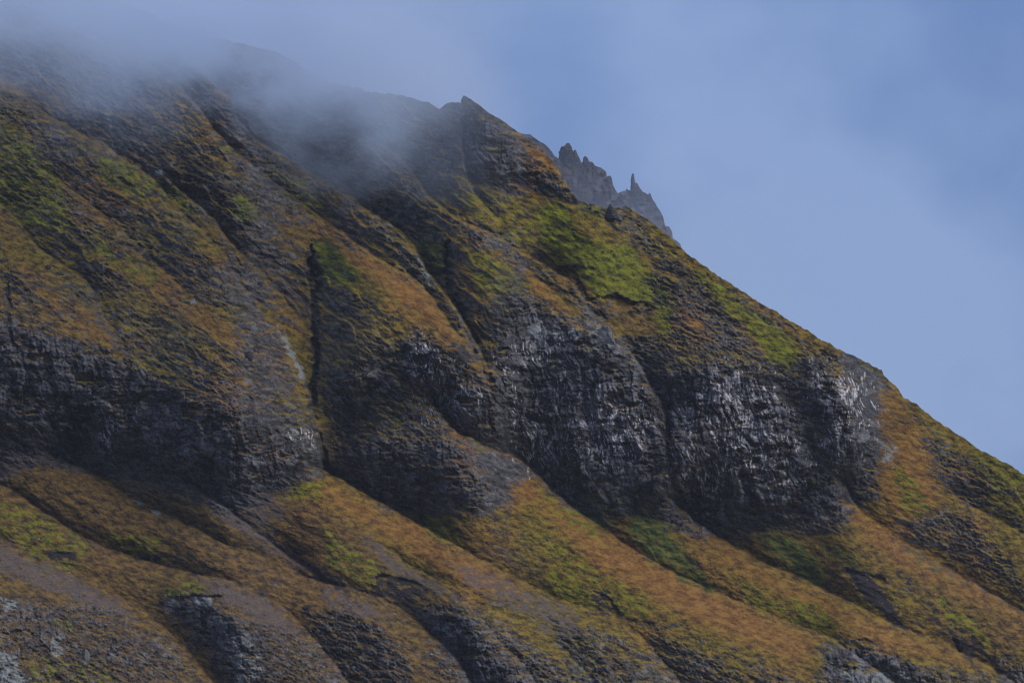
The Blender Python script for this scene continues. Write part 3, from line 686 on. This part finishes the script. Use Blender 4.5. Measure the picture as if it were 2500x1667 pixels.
# ------------------------------------------------------------------ mesh building
def raw_mesh(name, co, quads, attrs=None, mat=MAT):
    me = bpy.data.meshes.new(name)
    n, f = len(co), len(quads)
    me.vertices.add(n); me.vertices.foreach_set("co", co.astype(F).ravel())
    me.loops.add(f * 4); me.polygons.add(f)
    me.loops.foreach_set("vertex_index", quads.astype(np.int32).ravel())
    me.polygons.foreach_set("loop_start", np.arange(0, f * 4, 4, dtype=np.int32))
    me.update(calc_edges=True)
    for an, data in (attrs or {}).items():
        a = me.attributes.new(an, 'FLOAT_COLOR', 'POINT'); a.data.foreach_set("color", data.astype(F).ravel())
    me.materials.append(mat)
    return me
def link(name, me, parent=None, **props):
    o = bpy.data.objects.new(name, me); COL.objects.link(o)
    if parent: o.parent = parent
    for k_, v_ in props.items(): o[k_] = v_
    return o
def pack(masks, shape):
    z = np.zeros(shape, F); g = lambda k_: masks.get(k_, z)
    return {"cover_a": np.stack([g('rock'), g('moss'), g('green'), g('scree')], -1),
            "cover_b": np.stack([g('dark'), g('pale'), g('guano'), g('orange')], -1),
            "cover_c": np.stack([g('blk'), g('cliff'), g('tone'), g('brown')], -1)}
def sheet(u0, u1, v1, step, sky_pts, depth_fn, fold=26, jag=2.0, v0=-420):
    """a face of ground below a skyline, rolled over at the top so that the ridge has a back"""
    us = np.arange(u0, u1 + step, step, dtype=F); vs = np.arange(v0, v1 + step, step, dtype=F)
    U, V = np.meshgrid(us, vs)
    P = np.array(sky_pts, float)
    s = np.interp(us, P[:, 0], P[:, 1]).astype(F)
    s = s + (fbm(us[None] / 26, us[None] * 0, 4, 131, .65)[0] * F(jag * 2.2) * (1 + F(2.2) * sstep(1060, 900, us) + F(.9) * sstep(1520, 1700, us))).astype(F)
    S = np.broadcast_to(s, U.shape)
    e = np.maximum(S - V, 0)
    Ve = np.maximum(V, S)
    keep = e < fold * step
    rows = np.where(keep.any(1))[0]; U, V, S, e, Ve, keep = (a[rows[0]:] for a in (U, V, S, e, Ve, keep))
    Y, masks = depth_fn(U, Ve)
    co = at(U, Ve + F(.42) * e, Y + e * F(2.4))
    idx = np.arange(U.size).reshape(U.shape)
    q = np.stack([idx[:-1, :-1], idx[1:, :-1], idx[1:, 1:], idx[:-1, 1:]], -1)
    kq = keep[:-1, :-1] & keep[1:, :-1] & keep[1:, 1:] & keep[:-1, 1:]
    return dict(U=U, V=Ve, Y=Y, co=co, quads=q, kq=kq, masks=masks, us=us)
def submesh(name, sh, fmask, parent=None, **props):
    q = sh['quads'][fmask]
    ids, inv = np.unique(q.ravel(), return_inverse=True)
    at_ = pack(sh['masks'], sh['U'].shape)
    me = raw_mesh(name, sh['co'].reshape(-1, 3)[ids], inv.reshape(-1, 4), {k_: v_.reshape(-1, 4)[ids] for k_, v_ in at_.items()})
    return link(name, me, parent, **props)

STEP = 2.2
main = sheet(-260, 2760, 1985, STEP, SKYLINE, mountain_depth)
mountain = bpy.data.objects.new("mountain", None); COL.objects.link(mountain)
mountain['kind'] = 'structure'; mountain['label'] = 'steep mountainside of rust grass, moss and dark cliffs under mist'; mountain['category'] = 'mountain'
# parts of the mountain: each cliff, each moss bank and the slope between them
qu = main['U'][:-1, :-1]; qv = main['V'][:-1, :-1]
wq = fbm(qu / 40, qv / 40, 3, 141) * F(22); wq2 = fbm(qu / 40, qv / 40, 3, 147) * F(16)
owner = np.zeros(qu.shape, np.int16)
names = ['slope']
for key, (P, _) in CLIFFS.items():
    names.append('cliff'); x = poly_sd(CU, CV, P); owner[sample(x.astype(F), qu + wq, qv + wq2) > 0] = len(names) - 1
for P, val in MOSS:
    if val >= .6:
        names.append('moss_bank'); x = poly_sd(CU, CV, P); owner[sample(x.astype(F), qu + wq * F(.6), qv + wq2 * F(.6)) > 0] = len(names) - 1
for P, val in GREEN:
    if val >= .8:
        names.append('green_bank'); x = poly_sd(CU, CV, P); owner[sample(x.astype(F), qu + wq * F(.6), qv + wq2 * F(.6)) > 0] = len(names) - 1
for P, val in SCREE:
    if val >= .7:
        names.append('scree'); x = poly_sd(CU, CV, P); owner[sample(x.astype(F), qu + wq * F(.6), qv + wq2 * F(.6)) > 0] = len(names) - 1
for i, nm in enumerate(names):
    fm = (owner == i) & main['kq']
    if fm.sum() > 60: submesh(nm, main, fm, mountain)

def ground_at(u, v):
    x = int(round((u - main['us'][0]) / STEP)); col_v = main['V'][:, x]
    y = int(np.searchsorted(col_v, v)); y = min(max(y, 0), len(col_v) - 1)
    return main['co'][y, x]

# ------------------------------------------------------------------ the ridges behind
def back_fn(Y0, dx, back, seed):
    def fn(u, v):
        X = u * F(PXM); Z = -v * F(PXM)
        Y = F(Y0) + F(dx * PXM) * (u - 1400) + (900 - v) * F(PXM * back)
        col = ridge(X / 16, Z / 60, 3, seed) * F(7) + ridge(X / 5, Z / 16, 2, seed + 3) * F(2.5)
        zl = Z + fbm(X / 30, Z / 20, 3, seed + 5) * F(5)
        led = (zl / 9) % 1
        led = sstep(0, .3, led) * (1 - led) * F(1.6)
        f1, f2, cr, tl = voronoi(X / 5, Z / 5, seed)
        rock = 1 - F(.5) * sstep(.05, .3, fbm(X / 14, Z / 7, 3, seed + 9))
        Y = Y - col - led - cr * F(2.5) - tl * 2
        return Y, dict(rock=rock, blk=cr * F(.7), tone=F(.5) + F(.3) * fbm(X / 5, Z / 5, 3, seed + 11), dark=np.full(u.shape, .5, F), orange=np.full(u.shape, .5, F), cliff=np.ones(u.shape, F))
    return fn
R1 = [(1290,420),(1330,400),(1362,388),(1366,386),(1367,366),(1370,358),(1379,356),(1385,350),(1390,351),(1395,364),(1398,378),(1401,368),(1404,366),(1409,377),(1420,396),(1422,400),(1424,384),(1428,382),(1434,386),(1437,394),(1446,396),(1453,405),(1466,409),(1478,418),(1481,422),(1480,432),(1486,430),(1492,434),(1494,444),(1502,462),(1510,475),(1530,503),(1560,530),(1640,610)]
R2 = [(1440,520),(1500,474),(1512,470),(1522,466),(1527,466),(1530,459),(1534,466),(1539,464),(1541,460),(1560,464),(1565,466),(1577,472),(1582,476),(1585,471),(1589,474),(1592,484),(1602,500),(1612,515),(1620,530),(1623,546),(1625,552),(1634,553),(1641,566),(1643,582),(1650,586),(1662,596),(1665,610),(1700,660)]
R0 = [(780,215),(850,190),(900,197),(930,200),(961,211),(985,226),(999,236),(1050,270),(1200,300),(1276,327),(1294,328),(1316,345),(1332,353),(1345,368),(1355,382),(1365,388),(1400,410),(1500,520),(1640,640)]
for nm, pts, u0, u1, vb, fn, lab in (
    ("ridge", R1, 1292, 1640, 720, back_fn(6900, .62, 1.2, 201), 'hazy rock ridge with broken towers behind the peak'),
    ("ridge", R2, 1445, 1700, 760, back_fn(7500, .62, 1.1, 221), 'hazier farther ridge carrying the thin needle'),
    ("ridge", R0, 764, 1640, 720, back_fn(8300, .62, 1.2, 241), 'faint blue farthest ridge just showing past the peak')):
    sh = sheet(u0, u1, vb, 2.0, pts, fn, fold=40, jag=1.0)
    submesh(nm, sh, sh['kq'], None, kind='structure', label=lab, category='ridge')

# ------------------------------------------------------------------ rock pinnacles standing on the ridges (outline left/right edge per height)
def pinnacle(name, rings, Y, label, mats=MAT, group='rock pinnacles on the skyline', seed=0, depth=.8):
    """rings: (v, left u, right u) from the foot up; a closed, faceted column of rock"""
    R = np.array(rings, float); vs = np.arange(R[0, 0], R[-1, 0] - .01, -1.1)
    L = np.interp(-vs, -R[:, 0], R[:, 1]); Rr = np.interp(-vs, -R[:, 0], R[:, 2])
    n = 18; a = np.linspace(0, 2 * np.pi, n, endpoint=False)
    co = []
    r_ = np.random.default_rng(seed + 5)
    ph = r_.random(8) * 6
    for i, v in enumerate(vs):
        c = (L[i] + Rr[i]) / 2; h = max((Rr[i] - L[i]) / 2, .35)
        k_ = 1 + .10 * np.sin(3 * a + ph[0] + v * .09) + .08 * np.sin(5 * a + ph[1] - v * .21) + .07 * r_.standard_normal(n) + .03 * math.sin(v * .37 + ph[2])
        ctr = at(np.array(c), np.array(v), np.array(float(Y)))
        m = Y / FPX
        for j in range(n):
            co.append((ctr[0] + h * m * k_[j] * math.cos(a[j]), Y + h * m * depth * k_[j] * math.sin(a[j]), ctr[2] + .25 * r_.standard_normal()))
    q = []
    nr = len(vs)
    for i in range(nr - 1):
        for j in range(n):
            q.append((i * n + j, i * n + (j + 1) % n, (i + 1) * n + (j + 1) % n, (i + 1) * n + j))
    top = (nr - 1) * n
    for j in range(0, n // 2 - 1):
        q.append((top + j, top + j + 1, top + n - 2 - j, top + n - 1 - j))
    co = np.array(co); z = len(co)
    co = co
    masks = {"cover_a": np.tile(np.array([1, 0, 0, 0], F), (z, 1)), "cover_b": np.tile(np.array([.35, 0, 0, 0], F), (z, 1)), "cover_c": np.stack([.3 + .3 * r_.random(z), np.ones(z), np.full(z, .5), np.zeros(z)], -1)}
    base = co[:n].mean(0)
    me = raw_mesh(name, co - base, np.array(q), masks, mats)
    o = link(name, me, None, label=label, category='rock pinnacle', group=group); o.location = base
    return o
pinnacle("rock_pinnacle", [(500,1534,1572),(480,1538,1564),(462,1539.5,1557),(450,1540,1553),(441,1540.5,1550),(433,1541.5,1549),(427,1542.5,1548),(424,1543.5,1546.5)], 7728, 'tall thin needle of rock standing alone on the farther hazy ridge', seed=1)
pinnacle("rock_pinnacle", [(500,1545,1585),(470,1550,1568),(456,1551,1560),(450,1552,1557),(447,1553,1556)], 7730, 'short shoulder of rock leaning on the foot of the tall thin needle', seed=2)
pinnacle("rock_pinnacle", [(430,1362,1404),(392,1364,1402),(372,1367,1399),(360,1370,1396),(356,1379,1393),(351,1382,1390),(349,1385,1388)], 7145, 'broad blunt tower of rock, highest on the nearer hazy ridge', seed=3)
pinnacle("rock_pinnacle", [(440,1394,1432),(402,1397,1421),(385,1399,1413),(372,1401,1408),(366,1402,1405)], 7149, 'pointed fin of rock right beside the broad blunt tower', seed=4)
pinnacle("rock_pinnacle", [(440,1418,1458),(402,1422,1443),(394,1423,1438),(387,1424,1435),(383,1426,1431),(381,1427,1429)], 7152, 'small knobbed rock stub below the pointed fin', seed=5)
pinnacle("rock_pinnacle", [(500,1474,1512),(455,1479,1496),(440,1480,1494),(433,1484,1493),(429,1486,1490)], 7145, 'square rock post at the lower end of the nearer hazy ridge', seed=6)
pinnacle("rock_pinnacle", [(535,1476,1510),(518,1481,1504),(509,1484,1498),(502,1486,1493),(498,1487,1490)], float(ground_at(1489, 520)[1]) - 6, 'small dark rock horn jutting up in front of the hazy ridges', seed=7)

# ------------------------------------------------------------------ sea at the mountain's foot
def sea_material():
    m, T = mat_new("sea_water"); o = N(T, "ShaderNodeOutputMaterial"); b = N(T, "ShaderNodeBsdfPrincipled")
    b.inputs["Base Color"].default_value = (.02, .035, .045, 1); b.inputs["Roughness"].default_value = .12
    tcn = N(T, "ShaderNodeTexCoord"); bp = N(T, "ShaderNodeBump"); bp.inputs["Distance"].default_value = 1.2
    T.links.new(noisen(T, tcn.outputs["Object"], .05, 4), bp.inputs["Height"]); T.links.new(bp.outputs[0], b.inputs["Normal"])
    T.links.new(b.outputs[0], o.inputs[0]); return m
S_ = 24000.0
me = raw_mesh("sea", np.array([(-S_, -S_, 0), (S_, -S_, 0), (S_, S_, 0), (-S_, S_, 0)]), np.array([(0, 1, 2, 3)]), None, sea_material())
link("sea", me, None, kind='structure', label='dark grey sea at the foot of the mountain', category='sea')

# ------------------------------------------------------------------ air: thin even haze, and the cloud lying on the ridge
def box(name, x0, x1, y0, y1, z0, z1, mat, **props):
    c = np.array([(x, y, z) for z in (z0, z1) for y in (y0, y1) for x in (x0, x1)])
    q = np.array([(0, 2, 3, 1), (4, 5, 7, 6), (0, 1, 5, 4), (2, 6, 7, 3), (0, 4, 6, 2), (1, 3, 7, 5)])
    return link(name, raw_mesh(name, c, q, None, mat), None, **props)
m, T = mat_new("haze_air")
o = N(T, "ShaderNodeOutputMaterial"); pv = N(T, "ShaderNodeVolumePrincipled")
pv.inputs["Color"].default_value = (.80, .88, 1, 1); pv.inputs["Density"].default_value = 0.6e-5
T.links.new(pv.outputs[0], o.inputs["Volume"])
box("haze", -25000, 25000, -25000, 25000, -40, 1150, m, kind='stuff', label='thin blue haze in the air over the bay and slope', category='haze')
m, T = mat_new("mist_cloud")
o = N(T, "ShaderNodeOutputMaterial"); pv = N(T, "ShaderNodeVolumePrincipled")
pv.inputs["Color"].default_value = (.67, .81, 1, 1)
tcn = N(T, "ShaderNodeTexCoord"); sx = N(T, "ShaderNodeSeparateXYZ"); T.links.new(tcn.outputs["Object"], sx.inputs[0])
mpn = N(T, "ShaderNodeMapping"); mpn.inputs["Scale"].default_value = (1, .5, 1.5); mpn.inputs["Rotation"].default_value = (0, math.radians(30), 0); T.links.new(tcn.outputs["Object"], mpn.inputs[0])
nz_ = noisen(T, mpn.outputs[0], .0050, 5, .66)
def maprange(v, a, b, c=0.0, d=1.0):
    r = N(T, "ShaderNodeMapRange", interpolation_type='SMOOTHSTEP'); r.inputs[1].default_value = a; r.inputs[2].default_value = b; r.inputs[3].default_value = c; r.inputs[4].default_value = d
    T.links.new(v, r.inputs[0]); return r.outputs[0]
nc = mathn(T, 'SUBTRACT', nz_, .5)
hz = mathn(T, 'ADD', mathn(T, 'ADD', sx.outputs[2], mathn(T, 'MULTIPLY', sx.outputs[0], .22)), mathn(T, 'MULTIPLY', nc, 380))
low = maprange(hz, 655, 835)
xr = maprange(mathn(T, 'ADD', sx.outputs[0], mathn(T, 'MULTIPLY', nc, 420)), -190, 30, 1, 0)
deep = maprange(sx.outputs[1], 5690, 5940, .32, 1)
top = maprange(mathn(T, 'ADD', mathn(T, 'ADD', sx.outputs[2], mathn(T, 'MULTIPLY', sx.outputs[0], .16)), mathn(T, 'MULTIPLY', nc, 160)), 850, 1010, 1, 0)
wisp = maprange(nz_, .38, .64, .16, 1.25)
low = mathn(T, 'MULTIPLY', low, wisp)
dens = mathn(T, 'MULTIPLY', mathn(T, 'MULTIPLY', low, xr), mathn(T, 'MULTIPLY', top, deep))
far = mathn(T, 'MULTIPLY', maprange(sx.outputs[1], 6050, 6700), maprange(mathn(T, 'ADD', sx.outputs[2], mathn(T, 'MULTIPLY', nc, 150)), 720, 1010, 1, .0))
far = mathn(T, 'MULTIPLY', far, maprange(mathn(T, 'ADD', sx.outputs[0], mathn(T, 'MULTIPLY', nc, 200)), 150, 480, 1, 0))
dsum = mathn(T, 'ADD', mathn(T, 'MULTIPLY', dens, .0125), mathn(T, 'MULTIPLY', far, .0004))
T.links.new(dsum, pv.inputs["Density"])
T.links.new(pv.outputs[0], o.inputs["Volume"])
box("mist", -1000, 620, 5000, 8200, 480, 1130, m, kind='stuff', label='bank of low cloud drifting over the left summit ridge', category='mist')

# ------------------------------------------------------------------ loose rocks
def rock_material(name, stops):
    m, T = mat_new(name); o = N(T, "ShaderNodeOutputMaterial"); b = N(T, "ShaderNodeBsdfPrincipled"); b.inputs["Roughness"].default_value = .9
    b.inputs["Specular IOR Level"].default_value = .15
    tcn = N(T, "ShaderNodeTexCoord"); n_ = noisen(T, tcn.outputs["Object"], .9, 4, .7)
    T.links.new(rampn(T, n_, stops), b.inputs["Base Color"])
    bp = N(T, "ShaderNodeBump"); bp.inputs["Distance"].default_value = .5; T.links.new(n_, bp.inputs["Height"]); T.links.new(bp.outputs[0], b.inputs["Normal"])
    T.links.new(b.outputs[0], o.inputs[0]); return m
R_PALE = rock_material("lichen_rock", [(.35, (.11, .12, .12)), (.65, (.28, .31, .30))])
R_GREY = rock_material("grey_rock", [(.35, (.055, .057, .060)), (.65, (.17, .175, .18))])
R_DARK = rock_material("dark_rock", [(.35, (.014, .014, .016)), (.65, (.060, .060, .066))])
import bmesh
def rock_mesh(name, seed, mat, sub=2, cuts=9):
    r_ = random.Random(seed); bm = bmesh.new(); bmesh.ops.create_icosphere(bm, subdivisions=sub, radius=1)
    planes = []
    for _ in range(cuts):
        d = Vector((r_.gauss(0, 1), r_.gauss(0, 1), r_.gauss(0, 1))).normalized(); planes.append((d, r_.uniform(.55, .9)))
    for v in bm.verts:
        p = v.co.copy()
        for d, k_ in planes:
            e_ = p.dot(d) - k_
            if e_ > 0: p -= d * e_
        v.co = p * r_.uniform(.93, 1.07)
    me = bpy.data.meshes.new(name); bm.to_mesh(me); bm.free(); me.materials.append(mat); return me
def px_size(p): return float(p[1]) / FPX
def single_rock(u, v, ru, rv, mat, label, name="boulder", seed=1, sub=3, sink=.25, tilt=0.0, cat='boulder'):
    p = ground_at(u, v); m_ = px_size(p)
    o = link(name, rock_mesh(name, seed, mat, sub, 12), None, label=label, category=cat)
    o.location = (float(p[0]), float(p[1]) + ru * m_ * sink, float(p[2])); o.scale = (ru * m_, ru * m_ * .9, rv * m_); o.rotation_euler = (0, tilt, 0)
    return o
single_rock(1305, 808, 21, 18, R_PALE, 'pale round rock on the brow above the tall cliff', seed=3)
single_rock(1353, 816, 9, 7, R_PALE, 'small pale block right of the round pale rock', seed=4)
single_rock(1396, 810, 13, 9, R_PALE, 'pale wedge of rock at the end of the grassy ledge', seed=5)
single_rock(1472, 830, 42, 40, R_GREY, 'smooth grey dome of rock above the grassy cliff top', "rock_dome", seed=6, sub=4, sink=.6, cat='rock dome')
single_rock(2096, 1072, 40, 32, R_GREY, 'square grey slab overhanging the right end of the cliffs', "rock_slab", seed=7, sub=4, sink=.55, tilt=.35, cat='rock slab')
single_rock(209, 1606, 11, 34, R_GREY, 'pale upright pillar of rock low on the nearest spur', "rock_pillar", seed=8, cat='rock pillar')
single_rock(470, 738, 9, 12, R_PALE, 'pale block lying on the rust grass of the upper spur', seed=9)
single_rock(606, 872, 15, 17, R_DARK, 'dark overhanging block at the tip of a grass tongue', seed=10)
single_rock(117, 652, 10, 8, R_DARK, 'dark squat rock on the grass of the left shoulder', seed=11)
single_rock(146, 668, 11, 6, R_DARK, 'flat dark rock just below the squat rock', seed=12)
single_rock(94, 1315, 5, 3.5, R_PALE, 'lone white stone on the olive turf of the left slope', seed=13)
single_rock(170, 1396, 3.5, 3, R_PALE, 'lone white stone on the crest of the nearest spur', seed=14)
single_rock(2189, 1477, 5, 4, R_PALE, 'lone white stone at the edge of the black peat scar', seed=15)
single_rock(706, 1284, 4.5, 3, R_PALE, 'lone white stone in the dark scree gully', seed=16)
ZONES = [
 ([(0,1440),(160,1420),(330,1500),(460,1600),(500,1667),(0,1667)], 58, 'small grey stone among the rubble of the nearest spur', 'stones on the nearest spur'),
 ([(430,1440),(600,1440),(740,1540),(800,1640),(790,1667),(560,1667),(480,1560)], 46, 'small grey stone on the rocky second spur', 'stones on the second spur'),
 ([(730,1480),(860,1460),(1000,1540),(1110,1650),(840,1667),(780,1590)], 46, 'small grey stone on the broken third spur', 'stones on the third spur'),
 ([(1120,1490),(1300,1550),(1420,1667),(1280,1667),(1180,1560)], 30, 'small grey stone beside the grey outcrop at the bottom', 'stones beside the bottom outcrop'),
 ([(1430,1510),(1540,1560),(1640,1667),(1500,1667)], 30, 'small grey stone at the foot of the long grass spur', 'stones below the long grass spur'),
 ([(1640,1540),(1860,1600),(2000,1667),(1700,1667)], 28, 'small grey stone in the dark rubble at bottom right', 'stones at the lower right'),
 ([(60,1180),(300,1240),(560,1330),(700,1420),(420,1390),(200,1320)], 24, 'tiny grey stone on the brown turf below the left cliffs', 'stones below the left cliffs'),
 ([(500,1200),(620,1270),(760,1390),(800,1430),(720,1400),(600,1310)], 26, 'tiny grey stone in the long scree gully', 'stones in the scree gully'),
]
variants = [rock_mesh("stone", 40 + i, R_PALE if i % 3 == 0 else R_GREY, 1, 7) for i in range(9)]
def inside(P, x, y):
    return poly_sd(np.array([[x]], F), np.array([[y]], F), P)[0, 0] > 0
pr = random.Random(5)
for P, n_, lab, grp in ZONES:
    xs = [p[0] for p in P]; ys = [p[1] for p in P]; k_ = 0
    while k_ < n_:
        x, y = pr.uniform(min(xs), max(xs)), pr.uniform(min(ys), max(ys))
        if not inside(P, x, y): continue
        p = ground_at(x, y); vi = pr.randrange(9); size = pr.choice((.8, .9, 1.0, 1.2, 1.4, 1.7, 2.2)) * (1 if 'tiny' not in lab else .75)
        o = link("stone", variants[vi], None, label=lab.replace('grey stone', 'pale stone') if vi % 3 == 0 else lab, category='stone', group=grp)
        o.location = [float(c) for c in p]; o.scale = (size * pr.uniform(.8, 1.5), size, size * pr.uniform(.6, 1.0)); o.rotation_euler = (0, pr.uniform(-.4, .4), pr.uniform(0, 6))
        k_ += 1
